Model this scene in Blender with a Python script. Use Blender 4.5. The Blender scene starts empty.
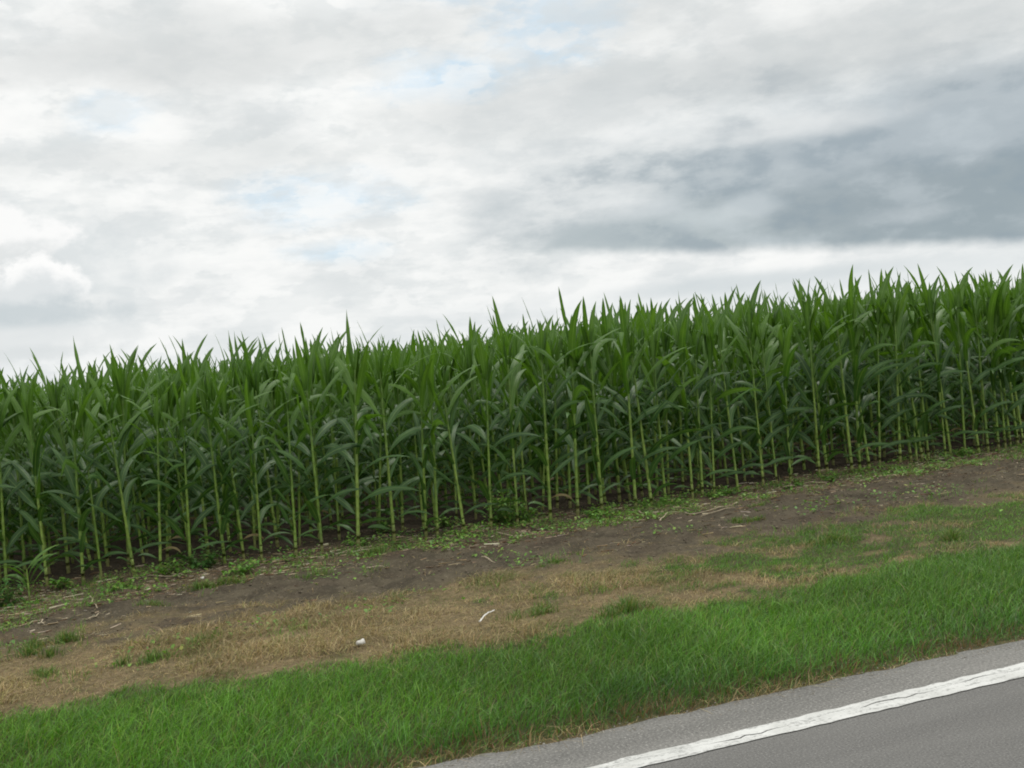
import bpy, math, random
import numpy as np
from mathutils import Matrix, Vector

random.seed(7)
rng = np.random.default_rng(7)
scene = bpy.context.scene
col = scene.collection
R = math.radians

# ---------------------------------------------------------------- camera
F_PX, PSI, ROLL, PITCH, CAM_H = 1080.0, R(18.5), R(5.5), R(-0.75), 1.65
fw = np.array([math.sin(PSI)*math.cos(PITCH), math.cos(PSI)*math.cos(PITCH), math.sin(PITCH)])
r0 = np.array([math.cos(PSI), -math.sin(PSI), 0.0])
u0 = np.cross(r0, fw)
rt = math.cos(ROLL)*r0 - math.sin(ROLL)*u0
up = math.sin(ROLL)*r0 + math.cos(ROLL)*u0
cam_d = bpy.data.cameras.new('camera')
cam = bpy.data.objects.new('camera', cam_d)
col.objects.link(cam)
M = Matrix(((rt[0], up[0], -fw[0], 0), (rt[1], up[1], -fw[1], 0), (rt[2], up[2], -fw[2], CAM_H), (0, 0, 0, 1)))
cam.matrix_world = M
cam_d.sensor_width = 36.0
cam_d.lens = 36.0*F_PX/1024.0
cam_d.clip_start = 0.05
cam_d.clip_end = 20000.0
scene.camera = cam
scene.render.resolution_x, scene.render.resolution_y = 1024, 768

def ray(px, py):
    d = fw*F_PX + rt*(px-512.0) + up*(384.0-py)
    return d/np.linalg.norm(d)
def at(px, py, z=0.0):
    """ground point seen at a photograph position"""
    d = ray(px, py)
    t = (z-CAM_H)/d[2]
    return np.array([d[0]*t, d[1]*t])
def proj(x, y, z):
    v = np.array([x, y, z-CAM_H])
    w = v@fw
    return 512+F_PX*(v@rt)/w, 384-F_PX*(v@up)/w, w
def azel(px, py):
    d = ray(px, py)
    return math.atan2(d[0], d[1]), math.asin(d[2])

# ---------------------------------------------------------------- node helper
class NT:
    def __init__(s, tree):
        s.t = tree
        s.t.nodes.clear()
    def n(s, kind, ins=None, **props):
        nd = s.t.nodes.new(kind)
        for k, v in props.items():
            setattr(nd, k, v)
        for k, v in (ins or {}).items():
            s.set(nd, k, v)
        return nd
    def set(s, nd, k, v):
        sock = nd.inputs[k]
        if isinstance(v, bpy.types.NodeSocket):
            s.t.links.new(v, sock)
        else:
            if isinstance(v, (tuple, list)) and sock.type == 'RGBA' and len(v) == 3:
                v = (*v, 1)
            sock.default_value = v
    def m(s, op, a, b=None, c=None, clamp=False):
        nd = s.n('ShaderNodeMath', operation=op, use_clamp=clamp)
        s.set(nd, 0, a)
        if b is not None: s.set(nd, 1, b)
        if c is not None: s.set(nd, 2, c)
        return nd.outputs[0]
    def mr(s, v, a, b, c=0.0, d=1.0, smooth=True):
        nd = s.n('ShaderNodeMapRange', interpolation_type='SMOOTHSTEP' if smooth else 'LINEAR')
        s.set(nd, 'Value', v)
        for k, q in (('From Min', a), ('From Max', b), ('To Min', c), ('To Max', d)):
            s.set(nd, k, q)
        return nd.outputs[0]
    def mix(s, f, a, b, blend='MIX'):
        nd = s.n('ShaderNodeMix', data_type='RGBA', blend_type=blend, clamp_factor=True)
        s.set(nd, 0, f); s.set(nd, 6, a); s.set(nd, 7, b)
        return nd.outputs[2]
    def noise(s, vec, scale, detail=5, rough=0.55, dist=0.0):
        nd = s.n('ShaderNodeTexNoise', {'Scale': scale, 'Detail': detail, 'Roughness': rough, 'Distortion': dist})
        if vec is not None: s.set(nd, 'Vector', vec)
        return nd.outputs[0]
    def comb(s, x, y, z):
        nd = s.n('ShaderNodeCombineXYZ')
        s.set(nd, 0, x); s.set(nd, 1, y); s.set(nd, 2, z)
        return nd.outputs[0]

# ---------------------------------------------------------------- light
SUN_EL, SUN_AZ = R(62), R(70)             # high over the right end of the field, veiled by cloud
sun_d = bpy.data.lights.new('sun', 'SUN')
sun_d.energy = 1.25
sun_d.angle = R(14)
sun_d.color = (1.0, 0.96, 0.9)
sun = bpy.data.objects.new('sun', sun_d)
col.objects.link(sun)
sdir = Vector((math.sin(SUN_AZ)*math.cos(SUN_EL), math.cos(SUN_AZ)*math.cos(SUN_EL), math.sin(SUN_EL)))
sun.rotation_euler = sdir.to_track_quat('Z', 'Y').to_euler()
sun.location = (0, 0, 30)

# ---------------------------------------------------------------- sky
world = bpy.data.worlds.new('World')
scene.world = world
world.use_nodes = True
w = NT(world.node_tree)
geo = w.n('ShaderNodeTexCoord').outputs['Generated']
sp = w.n('ShaderNodeSeparateXYZ', {0: geo})
dx, dy, dz = sp.outputs
el = w.m('ARCSINE', dz)
az = w.m('ARCTAN2', dx, dy)
zc = w.m('ADD', w.m('MAXIMUM', dz, 0.0), 0.10)
px_ = w.m('DIVIDE', dx, zc)
py_ = w.m('DIVIDE', dy, zc)
P = w.comb(px_, py_, 0.0)
Pdir = w.comb(w.m('MULTIPLY', az, 1.0), w.m('MULTIPLY', el, 2.6), 0.0)
sky = w.n('ShaderNodeTexSky', sky_type='NISHITA', sun_disc=False, sun_elevation=SUN_EL, sun_rotation=SUN_AZ,
          altitude=200, air_density=1.0, dust_density=2.0)
n_big = w.noise(P, 0.55, 6, 0.55, 0.3)
n_mid = w.noise(P, 1.7, 7, 0.6, 0.25)
n_dir = w.noise(Pdir, 5.5, 8, 0.6, 0.2)
n_fine = w.noise(Pdir, 13.0, 7, 0.62, 0.0)
Pp = w.comb(w.m('MULTIPLY', az, 1.0), w.m('MULTIPLY', el, 2.2), 3.7)
n_puff = w.noise(Pp, 7.0, 9, .58, 0.0)
n_puff2 = w.noise(P, 2.6, 8, .6, 0.0)
Pl = w.comb(az, w.m('MULTIPLY', el, 2.4), 8.8)
Pc = w.comb(az, w.m('MULTIPLY', el, 1.25), 1.3)
n_lump = w.noise(Pl, 11.0, 7, .55, 0.0)
n_cell = w.noise(Pc, 20.0, 7, .55, 0.0)
n_cell2 = w.noise(Pc, 46.0, 6, .6, 0.0)
# broken high layer: brightness between pale grey and white
b = w.m('MULTIPLY', w.mr(n_big, 0.36, 0.64), 0.40)
b = w.m('ADD', b, w.m('MULTIPLY', w.mr(n_dir, 0.34, 0.66), 0.42))
b = w.m('ADD', b, w.m('MULTIPLY', w.mr(n_fine, 0.3, 0.7), 0.18))
layer = w.mix(b, (7.5, 7.85, 7.9), (9.6, 9.65, 9.5))
def blob(a, e, ra, re, edge=0.6, warp=0.9, soft=None, src=None):
    """0..1 mask of a cloud centred on one direction, its edge broken up by noise"""
    qa = w.m('DIVIDE', w.m('SUBTRACT', az, a), ra)
    qe = w.m('DIVIDE', w.m('SUBTRACT', el, e), re)
    d = w.m('SQRT', w.m('ADD', w.m('MULTIPLY', qa, qa), w.m('MULTIPLY', qe, qe)))
    d = w.m('ADD', d, w.m('MULTIPLY', w.m('SUBTRACT', src if src is not None else n_dir, 0.5), warp*2))
    return w.mr(d, 1.0+edge*0.5, 1.0-edge*0.5)
def blobpx(x, y, rx, ry, **k):
    a, e = azel(x, y)
    return blob(a, e, rx/F_PX, ry/F_PX, **k)
# openings onto blue sky
blue = None
for (x, y, rx, ry, s) in [(548, 18, 60, 38, 1.0), (445, 76, 58, 18, 1.0), (318, 198, 70, 22, .5), (335, 250, 46, 9, .5), (118, 113, 30, 18, .35), (510, -60, 120, 40, .9)]:
    m_ = w.m('MULTIPLY', blobpx(x, y, rx, ry, edge=1.5, warp=1.4, src=n_fine), s)
    blue = m_ if blue is None else w.m('MAXIMUM', blue, m_)
far_gap = w.m('MULTIPLY', w.mr(n_mid, 0.70, 0.80), 0.8)
blue = w.m('MAXIMUM', blue, far_gap)
bluecol = w.mix(0.80, sky.outputs[0], (6.9, 8.9, 10.4))
c = w.mix(blue, layer, bluecol)
# billowed relief over the whole deck
lowfade = w.mr(el, .0, .20, .4, 1.0)
relief = w.m('ADD', w.m('ADD', w.m('MULTIPLY', n_puff, .35), w.m('MULTIPLY', n_puff2, .2)), w.m('MULTIPLY', n_fine, .5))
c = w.mix(w.m('MULTIPLY', w.mr(relief, .485, .575, 0, .60), lowfade), c, (10.0, 10.05, 9.9))
c = w.mix(w.m('MULTIPLY', w.mr(relief, .505, .41, 0, .42), lowfade), c, (6.9, 7.3, 7.4))
Pq = w.comb(w.m('MULTIPLY', px_, .8), w.m('MULTIPLY', py_, 1.0), 5.1)
n_q = w.noise(Pq, 5.5, 6, .6, 0.1)
c = w.mix(w.m('MULTIPLY', w.mr(n_q, .50, .68, 0, .28), lowfade), c, (10.0, 10.05, 9.9))
c = w.mix(w.m('MULTIPLY', w.mr(n_q, .50, .34, 0, .25), lowfade), c, (6.5, 6.95, 7.1))
c = w.mix(w.m('MULTIPLY', blue, .6), c, bluecol)
def paint(c, items, src, warp):
    for (x, y, rx, ry, dk, s, e_) in items:
        m_ = w.m('MULTIPLY', blobpx(x, y, rx, ry, edge=e_, warp=warp, src=src), s)
        c = w.mix(m_, c, dk)
    return c
Prip = w.comb(w.m('MULTIPLY', az, 1.0), w.m('MULTIPLY', el, 2.0), 2.2)
n_rip = w.noise(Prip, 15.0, 8, .55, 0.0)
c = w.mix(w.mr(n_rip, .50, .56, 0, .50), c, (9.8, 9.85, 9.7))
c = w.mix(w.mr(n_rip, .49, .42, 0, .45), c, (7.1, 7.5, 7.6))
c = w.mix(w.mr(n_lump, .50, .62, 0, .35), c, (9.7, 9.75, 9.6))
c = w.mix(w.mr(n_lump, .50, .38, 0, .25), c, (7.2, 7.5, 7.6))
c = paint(c, [(280, 44, 420, 30, (6.5, 6.75, 6.75), .5, 1.4), (640, 88, 300, 24, (6.3, 6.6, 6.65), .5, 1.4), (60, 60, 160, 22, (6.6, 6.8, 6.8), .4, 1.4),
              (180, 160, 300, 14, (6.6, 6.9, 6.9), .35, 1.4)], n_puff, 1.6)
# rain cloud low on the right: pale billowed top, slate body, nearly flat underside
aL, eL = azel(600, 255)
aR, eR = azel(1024, 244)
slope = (eR-eL)/(aR-aL)
base_e = w.m('ADD', eL-slope*aL, w.m('MULTIPLY', az, slope))
base_e = w.m('ADD', base_e, w.m('MULTIPLY', w.m('SUBTRACT', n_cell, .5), .016))
under = w.mr(w.m('SUBTRACT', el, base_e), -.004, .010)
c0 = c
c = paint(c, [(900, 186, 250, 74, (4.9, 5.5, 5.8), .85, .8), (640, 228, 120, 22, (5.6, 6.1, 6.3), .6, 1.0)], n_lump, .45)
c = paint(c, [(700, 150, 240, 60, (7.3, 7.6, 7.7), .4, 1.5), (800, 126, 110, 18, (8.3, 8.5, 8.5), .5, 1.2),
              (880, 190, 280, 80, (4.9, 5.5, 5.8), .9, 1.5), (970, 165, 150, 50, (3.9, 4.5, 4.85), .75, 1.5), (1010, 110, 230, 62, (4.5, 5.1, 5.5), .85, 1.0), (960, 20, 260, 40, (6.0, 6.3, 6.35), .6, 1.6),
              (820, 236, 250, 34, (4.1, 4.75, 5.0), .9, 1.4), (700, 238, 130, 24, (4.9, 5.5, 5.7), .75, 1.6),
              (930, 200, 150, 34, (3.2, 3.8, 4.15), .85, 1.4), (1030, 215, 130, 44, (3.3, 3.95, 4.3), .75, 1.2)], n_lump, 1.1)
soft = w.m('ADD', w.m('MULTIPLY', n_lump, .6), w.m('MULTIPLY', n_cell, .4))
dkm = blobpx(890, 180, 290, 100, edge=.8, warp=.8)
c = w.mix(w.m('MULTIPLY', dkm, w.mr(soft, .50, .62, 0, .35)), c, (6.0, 6.6, 6.95))
c = w.mix(w.m('MULTIPLY', dkm, w.mr(soft, .50, .40, 0, .5)), c, (2.9, 3.6, 4.1))
c = paint(c, [(745, 208, 30, 12, (6.4, 6.95, 7.2), .6, 1.4), (705, 218, 30, 9, (6.2, 6.8, 7.0), .5, 1.4), (800, 126, 90, 10, (8.4, 8.6, 8.6), .55, 1.6), (910, 214, 30, 7, (6.0, 6.5, 6.8), .35, 1.6)], n_cell, 1.0)
region = blobpx(850, 190, 330, 200, edge=.5, warp=0.0)
keep = w.m('MAXIMUM', under, w.m('SUBTRACT', 1.0, region))
c = w.mix(keep, c0, c)
c = paint(c, [(870, 275, 300, 16, (7.0, 7.45, 7.6), .6, 1.4), (760, 280, 120, 7, (6.2, 6.75, 6.95), .6, 1.4)], n_puff, 1.0)
# small cumulus low on the left: white heads over grey bases
c = paint(c, [(10, 280, 110, 70, (6.9, 7.35, 7.5), .75, .8)], n_cell, .9)
cum = w.m('ADD', w.m('MULTIPLY', n_cell, .6), w.m('MULTIPLY', n_cell2, .4))
c = paint(c, [(8, 238, 54, 26, (9.9, 9.9, 9.8), .9, .6), (4, 262, 52, 18, (7.2, 7.5, 7.55), .8, 1.0),
              (34, 286, 46, 27, (10.0, 10.0, 9.9), .95, .45), (90, 303, 26, 9, (9.1, 9.2, 9.1), .8, .9),
              (8, 300, 56, 20, (7.0, 7.4, 7.55), .8, 1.0), (26, 314, 74, 12, (5.8, 6.4, 6.65), .8, 1.1),
              (20, 344, 80, 14, (8.1, 8.3, 8.3), .6, 1.0), (40, 353, 60, 6, (6.5, 6.9, 7.0), .45, 1.2)], cum, 1.9)
# thin milk towards the horizon
c = w.mix(w.mr(el, 0.08, -0.02, 0, 0.4), c, (8.0, 8.4, 8.6))
# an overcast sky grows brighter towards the zenith
gain = w.mr(el, R(22), R(80), 1.0, 1.45)
cm = w.n('ShaderNodeVectorMath', {0: c}, operation='SCALE')
w.set(cm, 'Scale', gain)
bg = w.n('ShaderNodeBackground', {'Color': cm.outputs[0], 'Strength': 0.1})
wo = w.n('ShaderNodeOutputWorld')
w.t.links.new(bg.outputs[0], wo.inputs[0])
world.cycles.sampling_method = 'MANUAL'
world.cycles.sample_map_resolution = 512

scene.view_settings.view_transform = 'Standard'
scene.view_settings.look = 'None'
scene.view_settings.exposure = 0.0
scene.view_settings.gamma = 1.0
scene.cycles.filter_width = 1.9           # a small compact camera's soft pixels
scene.cycles.max_bounces = 5
scene.cycles.diffuse_bounces = 2
scene.cycles.transparent_max_bounces = 4

# ---------------------------------------------------------------- mesh helpers
def mesh_np(name, verts, faces_flat, sizes, mats, mat_idx=None, attrs=None, uv=None, smooth=False):
    me = bpy.data.meshes.new(name)
    verts = np.asarray(verts, np.float32)
    faces_flat = np.asarray(faces_flat, np.int32).ravel()
    sizes = np.asarray(sizes, np.int32)
    me.vertices.add(len(verts))
    me.vertices.foreach_set('co', verts.ravel())
    me.loops.add(len(faces_flat))
    me.loops.foreach_set('vertex_index', faces_flat)
    me.polygons.add(len(sizes))
    starts = np.zeros(len(sizes), np.int32)
    starts[1:] = np.cumsum(sizes)[:-1]
    me.polygons.foreach_set('loop_start', starts)
    for m_ in (mats if isinstance(mats, (list, tuple)) else [mats]):
        me.materials.append(m_)
    if mat_idx is not None:
        me.polygons.foreach_set('material_index', np.asarray(mat_idx, np.int32))
    me.update(calc_edges=True)
    if smooth:
        me.polygons.foreach_set('use_smooth', np.ones(len(sizes), bool))
    for k, v in (attrs or {}).items():
        v = np.asarray(v, np.float32)
        if v.ndim == 1:
            a = me.attributes.new(k, 'FLOAT', 'POINT')
            a.data.foreach_set('value', v)
        else:
            a = me.attributes.new(k, 'FLOAT_COLOR', 'POINT')
            if v.shape[1] == 3: v = np.concatenate([v, np.ones((len(v), 1), np.float32)], 1)
            a.data.foreach_set('color', v.ravel())
    me.validate()
    return me
def link(name, me, parent=None):
    o = bpy.data.objects.new(name, me)
    col.objects.link(o)
    if parent: o.parent = parent
    return o
def empty(name, loc, rz=0.0, s=1.0):
    o = bpy.data.objects.new(name, None)
    o.empty_display_size = 0.1
    o.location = loc
    o.rotation_euler = (0, 0, rz)
    o.scale = (s, s, s)
    col.objects.link(o)
    return o
def tag(o, label=None, cat=None, group=None, kind=None):
    if label: o['label'] = label
    if cat: o['category'] = cat
    if group: o['group'] = group
    if kind: o['kind'] = kind
    return o

_grids = {}
def vnoise(x, y, scale, seed=0):
    """smooth value noise, 0..1"""
    key = seed
    if key not in _grids:
        _grids[key] = np.random.default_rng(seed+100).random((128, 128))
    g = _grids[key]
    x = np.asarray(x)*scale+37.3*seed; y = np.asarray(y)*scale+11.7*seed
    xi = np.floor(x).astype(int); yi = np.floor(y).astype(int)
    fx = x-xi; fy = y-yi
    fx = fx*fx*(3-2*fx); fy = fy*fy*(3-2*fy)
    a = g[xi % 128, yi % 128]; b_ = g[(xi+1) % 128, yi % 128]
    c_ = g[xi % 128, (yi+1) % 128]; d_ = g[(xi+1) % 128, (yi+1) % 128]
    return (a*(1-fx)+b_*fx)*(1-fy)+(c_*(1-fx)+d_*fx)*fy
def fbm(x, y, scale, seed=0, octs=3):
    s, a, t = 0, 1.0, 0
    for i in range(octs):
        s = s+a*vnoise(x, y, scale*2**i, seed+i); t += a; a *= .5
    return s/t
def sstep(v, a, b_):
    t = np.clip((v-a)/(b_-a), 0, 1)
    return t*t*(3-2*t)

# ---------------------------------------------------------------- layout of the ground, read off the photograph
def curve(pts):
    q = np.array([at(*p) for p in pts])
    return lambda x: np.interp(x, q[:, 0], q[:, 1])
ROAD_EDGE = 4.50
LINE_IN, LINE_OUT = 3.995, 4.110
y_green = curve([(0, 720), (100, 704), (250, 682), (400, 660), (512, 643), (600, 622), (700, 605), (800, 589), (860, 575), (940, 558), (1024, 542)])
y_straw = curve([(0, 650), (100, 636), (200, 618), (300, 606), (400, 592), (512, 577), (600, 562), (700, 548), (780, 535), (860, 522), (1024, 488)])
y_weed = curve([(0, 630), (100, 606), (256, 578), (400, 558), (512, 543), (600, 527), (700, 512), (860, 484), (1024, 459)])
y_row = curve([(0, 590), (80, 580), (343, 548), (470, 530), (648, 505), (745, 487), (860, 467), (1010, 445)])
ROW0 = float(np.mean(y_row(np.linspace(-2, 9, 30))))
def row_y(x):
    return 0.3*ROW0+0.7*y_row(x)-0.10
PATCH = at(960, 524)

def zones(x, y):
    n = (fbm(x, y, 1.6, 1)-.5)
    n2 = (fbm(x, y, 5.0, 4)-.5)
    yy = y+n*0.55+n2*0.6+(fbm(x, y, 12, 8)-.5)*.5
    green = sstep(yy, y_green(x)+.22, y_green(x)-.14)*sstep(y, ROAD_EDGE-.02, ROAD_EDGE+.12)
    yy3 = y+n*1.3+n2*1.1+(fbm(x, y, 14, 7)-.5)*.5
    straw = sstep(yy3, y_straw(x)+.55, y_straw(x)-.55)*(1-green)
    pq = ((x-PATCH[0])/2.9)**2+((y-PATCH[1])/.95)**2
    patch = sstep(pq+n*2.2+n2*2.6, 1.3, .2)
    green = np.maximum(green, patch*.9)
    yy4 = y+n*0.5+n2*0.4
    weed = sstep(yy4, y_weed(x)-.10, y_weed(x)+.25)
    return green, straw*(1-patch), weed, patch

def ground_z(x, y, fine=True):
    g, s, wd, p = zones(x, y)
    z = 0.035*(fbm(x, y, .8, 9)-.5)*sstep(y, 4.8, 6.5)
    z = z-0.02*sstep(y, 5.0, 8.0)
    if fine:
        rough = (1-np.clip(g+s, 0, 1))*sstep(y, 5.2, 6)
        z = z+rough*(0.075*(fbm(x, y, 5, 20, 3)-.5)+0.07*(np.abs(fbm(x, y, 14, 25, 2)-.5)))
    z = np.where(y < ROAD_EDGE+.16, z*sstep(y, ROAD_EDGE, ROAD_EDGE+.16)-0.012, z)
    z = z-0.1*sstep(y, ROAD_EDGE-.03, ROAD_EDGE-.25)*sstep(y, -6.0, -3.2)
    return z

# ---------------------------------------------------------------- materials
def mat(name):
    m_ = bpy.data.materials.new(name)
    m_.use_nodes = True
    return m_, NT(m_.node_tree)
def finish(t, shader, disp=None):
    o = t.n('ShaderNodeOutputMaterial')
    t.t.links.new(shader, o.inputs[0])
def principled(t, colr, rough=.8, normal=None, spec=.5):
    p = t.n('ShaderNodeBsdfPrincipled', {'Base Color': colr, 'Roughness': rough, 'Specular IOR Level': spec})
    if normal is not None: t.set(p, 'Normal', normal)
    return p.outputs[0]
def bump(t, h, strength=.5, dist=.01):
    return t.n('ShaderNodeBump', {'Height': h, 'Strength': strength, 'Distance': dist}).outputs[0]

def plant_mat(name, tint_attr=True, base=(.05, .12, .03), rough=.5, transl=.25, spec=.4):
    m_, t = mat(name)
    c_ = t.n('ShaderNodeAttribute', attribute_name='tint').outputs[0] if tint_attr else base
    a = t.n('ShaderNodeBsdfPrincipled', {'Base Color': c_, 'Roughness': rough, 'Specular IOR Level': spec})
    b_ = t.n('ShaderNodeBsdfTranslucent')
    tc = t.mix(1.0, c_, (1.15, 1.25, .6), 'MULTIPLY')
    t.set(b_, 0, tc)
    x = t.n('ShaderNodeMixShader', {0: transl})
    t.t.links.new(a.outputs[0], x.inputs[1]); t.t.links.new(b_.outputs[0], x.inputs[2])
    finish(t, x.outputs[0])
    return m_
mat_grass = plant_mat('grass_blades', rough=.45, transl=.3, spec=.35)
mat_straw = plant_mat('dead_straw', rough=.8, transl=.15, spec=.2)
mat_weed = plant_mat('weed_leaves', rough=.5, transl=.28, spec=.35)

def corn_leaf_mat(name, dark, light, mid, transl=.3):
    m_, t = mat(name)
    uv = t.n('ShaderNodeAttribute', attribute_name='across').outputs['Fac']
    al = t.n('ShaderNodeAttribute', attribute_name='along').outputs['Fac']
    oi = t.n('ShaderNodeObjectInfo')
    gpos = t.n('ShaderNodeNewGeometry').outputs['Position']
    n1 = t.noise(gpos, 2.3, 3, .6)
    f = t.m('ADD', t.m('MULTIPLY', oi.outputs['Random'], .55), t.m('MULTIPLY', t.mr(n1, .3, .7), .45))
    c_ = t.mix(f, dark, light)
    # parallel veins and pale midrib
    vec = t.comb(t.m('MULTIPLY', uv, 14.0), t.m('MULTIPLY', al, .7), oi.outputs['Random'])
    v = t.noise(vec, 2.0, 2, .5)
    c_ = t.mix(t.mr(v, .35, .7, 0, .28), c_, light)
    rib = t.mr(t.m('ABSOLUTE', uv), .13, .03)
    c_ = t.mix(t.m('MULTIPLY', rib, .75), c_, mid)
    a = t.n('ShaderNodeBsdfPrincipled', {'Base Color': c_, 'Roughness': .45, 'Specular IOR Level': .42})
    t.set(a, 'Normal', bump(t, v, .25, .004))
    b_ = t.n('ShaderNodeBsdfTranslucent')
    t.set(b_, 0, t.mix(1.0, c_, (1.4, 1.5, .45), 'MULTIPLY'))
    x = t.n('ShaderNodeMixShader', {0: transl})
    t.t.links.new(a.outputs[0], x.inputs[1]); t.t.links.new(b_.outputs[0], x.inputs[2])
    finish(t, x.outputs[0])
    return m_
mat_leaf_low = corn_leaf_mat('corn_leaf_lower', (.022, .068, .014), (.070, .158, .034), (.20, .30, .09), .22)  # older leaves' deeper green, with shade inside the rows painted into the dark tone
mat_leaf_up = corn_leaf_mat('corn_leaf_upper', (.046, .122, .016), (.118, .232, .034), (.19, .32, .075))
mat_leaf_dry = corn_leaf_mat('corn_leaf_dry', (.17, .13, .05), (.26, .20, .08), (.30, .25, .13))

def stalk_mat():
    m_, t = mat('corn_stalk')
    nd = t.n('ShaderNodeAttribute', attribute_name='node').outputs['Fac']
    hg = t.n('ShaderNodeAttribute', attribute_name='high').outputs['Fac']
    oi = t.n('ShaderNodeObjectInfo').outputs['Random']
    gpos = t.n('ShaderNodeNewGeometry').outputs['Position']
    mp = t.n('ShaderNodeMapping', {'Scale': (60, 60, 4)}); t.set(mp, 0, gpos)
    n1 = t.noise(mp.outputs[0], 1.0, 3, .6)
    c_ = t.mix(oi, (.19, .31, .045), (.30, .42, .085))
    c_ = t.mix(t.mr(hg, .35, .8, 0, .75), c_, (.09, .19, .035))
    c_ = t.mix(t.mr(n1, .4, .7, 0, .35), c_, (.13, .23, .045))
    n5 = t.noise(gpos, 3.1, 2, .5)
    c_ = t.mix(t.mr(n5, .48, .66, 0, .6), c_, (.11, .20, .04))
    c_ = t.mix(t.m('MULTIPLY', t.mr(hg, .13, .02), t.mr(n5, .3, .55, .1, .8)), c_, (.22, .19, .08))
    c_ = t.mix(t.m('MULTIPLY', nd, .4), c_, (.12, .15, .045))
    finish(t, principled(t, c_, .45, bump(t, n1, .2, .003), .4))
    return m_
mat_stalk = stalk_mat()

def ground_mat():
    m_, t = mat('ground_soil')
    pos = t.n('ShaderNodeNewGeometry').outputs['Position']
    gr = t.n('ShaderNodeAttribute', attribute_name='green').outputs['Fac']
    st = t.n('ShaderNodeAttribute', attribute_name='straw').outputs['Fac']
    field_shade = t.n('ShaderNodeAttribute', attribute_name='field').outputs['Fac']
    wd = t.n('ShaderNodeAttribute', attribute_name='weed').outputs['Fac']
    n1 = t.noise(pos, 3.0, 8, .65)
    n2 = t.noise(pos, 28.0, 6, .7)
    n3 = t.noise(pos, 1.1, 4, .6)
    soil = t.mix(t.mr(n1, .3, .7), (.048, .040, .027), (.108, .090, .060))
    soil = t.mix(t.mr(n2, .5, .72, 0, .55), soil, (.23, .195, .14))
    soil = t.mix(t.mr(n3, .45, .7, 0, .5), soil, (.07, .05, .036))
    vo = t.n('ShaderNodeTexVoronoi', {'Scale': 55.0}); t.set(vo, 'Vector', pos)
    straw = t.mix(t.mr(n2, .3, .7), (.11, .082, .045), (.25, .19, .105))
    straw = t.mix(t.mr(n1, .45, .65, 0, .7), straw, (.085, .075, .038))
    green = t.mix(t.mr(n2, .3, .7), (.035, .045, .018), (.085, .085, .03))
    c_ = t.mix(t.m('MULTIPLY', wd, t.mr(n2, .4, .65, .1, .5)), soil, (.15, .105, .06))
    c_ = t.mix(t.m('MULTIPLY', field_shade, .8), c_, t.mix(t.mr(n2, .45, .65), (.022, .018, .013), (.055, .04, .024)))  # canopy shade painted into the soil colour beneath the corn
    c_ = t.mix(st, c_, straw)
    c_ = t.mix(gr, c_, green)
    h = t.m('ADD', t.m('MULTIPLY', n2, .7), t.m('MULTIPLY', vo.outputs[0], .3))
    finish(t, principled(t, c_, .95, bump(t, h, .9, .02), .15))
    return m_
mat_ground = ground_mat()

def asphalt(name, a, b_, coarse, gravel=.0):
    m_, t = mat(name)
    pos = t.n('ShaderNodeNewGeometry').outputs['Position']
    mp = t.n('ShaderNodeMapping', {'Scale': (.35, 2.2, 1)}); t.set(mp, 0, pos)
    n1 = t.noise(mp.outputs[0], 1.3, 6, .6)
    n2 = t.noise(pos, 90.0*coarse, 4, .7)
    vo = t.n('ShaderNodeTexVoronoi', {'Scale': 150.0*coarse}); t.set(vo, 'Vector', pos)
    n3 = t.noise(pos, 7, 5, .7)
    c_ = t.mix(t.mr(n1, .3, .7), a, b_)
    c_ = t.mix(t.mr(n2, .52, .68, 0, .7), c_, tuple(min(1, q*1.9) for q in b_))
    c_ = t.mix(t.mr(n2, .47, .32, 0, .75), c_, tuple(q*.4 for q in a))
    c_ = t.mix(t.mr(n3, .6, .75, 0, .35+gravel), c_, tuple(q*.6 for q in a))
    h = t.m('ADD', t.m('MULTIPLY', n2, .6), t.m('MULTIPLY', vo.outputs[0], .4))
    finish(t, principled(t, c_, .85, bump(t, h, .7, .006), .3))
    return m_
mat_road = asphalt('asphalt_lane', (.136, .132, .124), (.168, .164, .153), 1.2, .1)
mat_shoulder = asphalt('asphalt_shoulder', (.15, .146, .134), (.225, .218, .20), .9, .25)

def paint_mat():
    m_, t = mat('worn_white_paint')
    pos = t.n('ShaderNodeNewGeometry').outputs['Position']
    n1 = t.noise(pos, 55.0, 5, .7)
    n2 = t.noise(pos, 5.0, 5, .7)
    mp = t.n('ShaderNodeMapping', {'Scale': (3, 22, 1)}); t.set(mp, 0, pos)
    n3 = t.noise(mp.outputs[0], 1.5, 5, .65)
    c_ = t.mix(t.mr(n2, .35, .7), (.66, .66, .63), (.52, .52, .49))
    k = t.m('ADD', t.m('MULTIPLY', n1, .5), t.m('MULTIPLY', n3, .5))
    c_ = t.mix(t.mr(k, .50, .62, 0, .8), c_, (.24, .24, .225))
    finish(t, principled(t, c_, .7, bump(t, n1, .5, .004), .3))
    return m_
mat_paint = paint_mat()

def simple(name, c1, c2, scale=20, rough=.8):
    m_, t = mat(name)
    pos = t.n('ShaderNodeTexCoord').outputs['Object']
    n1 = t.noise(pos, scale, 5, .6)
    finish(t, principled(t, t.mix(t.mr(n1, .3, .7), c1, c2), rough, bump(t, n1, .4, .004), .3))
    return m_
mat_pale_stick = simple('bleached_stalk', (.30, .245, .155), (.50, .43, .31), 60)
mat_white_stick = simple('whitened_stick', (.68, .66, .60), (.82, .80, .76), 30)
mat_litter = simple('white_litter', (.58, .56, .50), (.76, .74, .69), 45, .6)
mat_stem = simple('weed_stem', (.10, .16, .04), (.16, .20, .06), 20)
mat_stone = simple('gravel_stone', (.20, .185, .155), (.38, .36, .31), 9)

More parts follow.
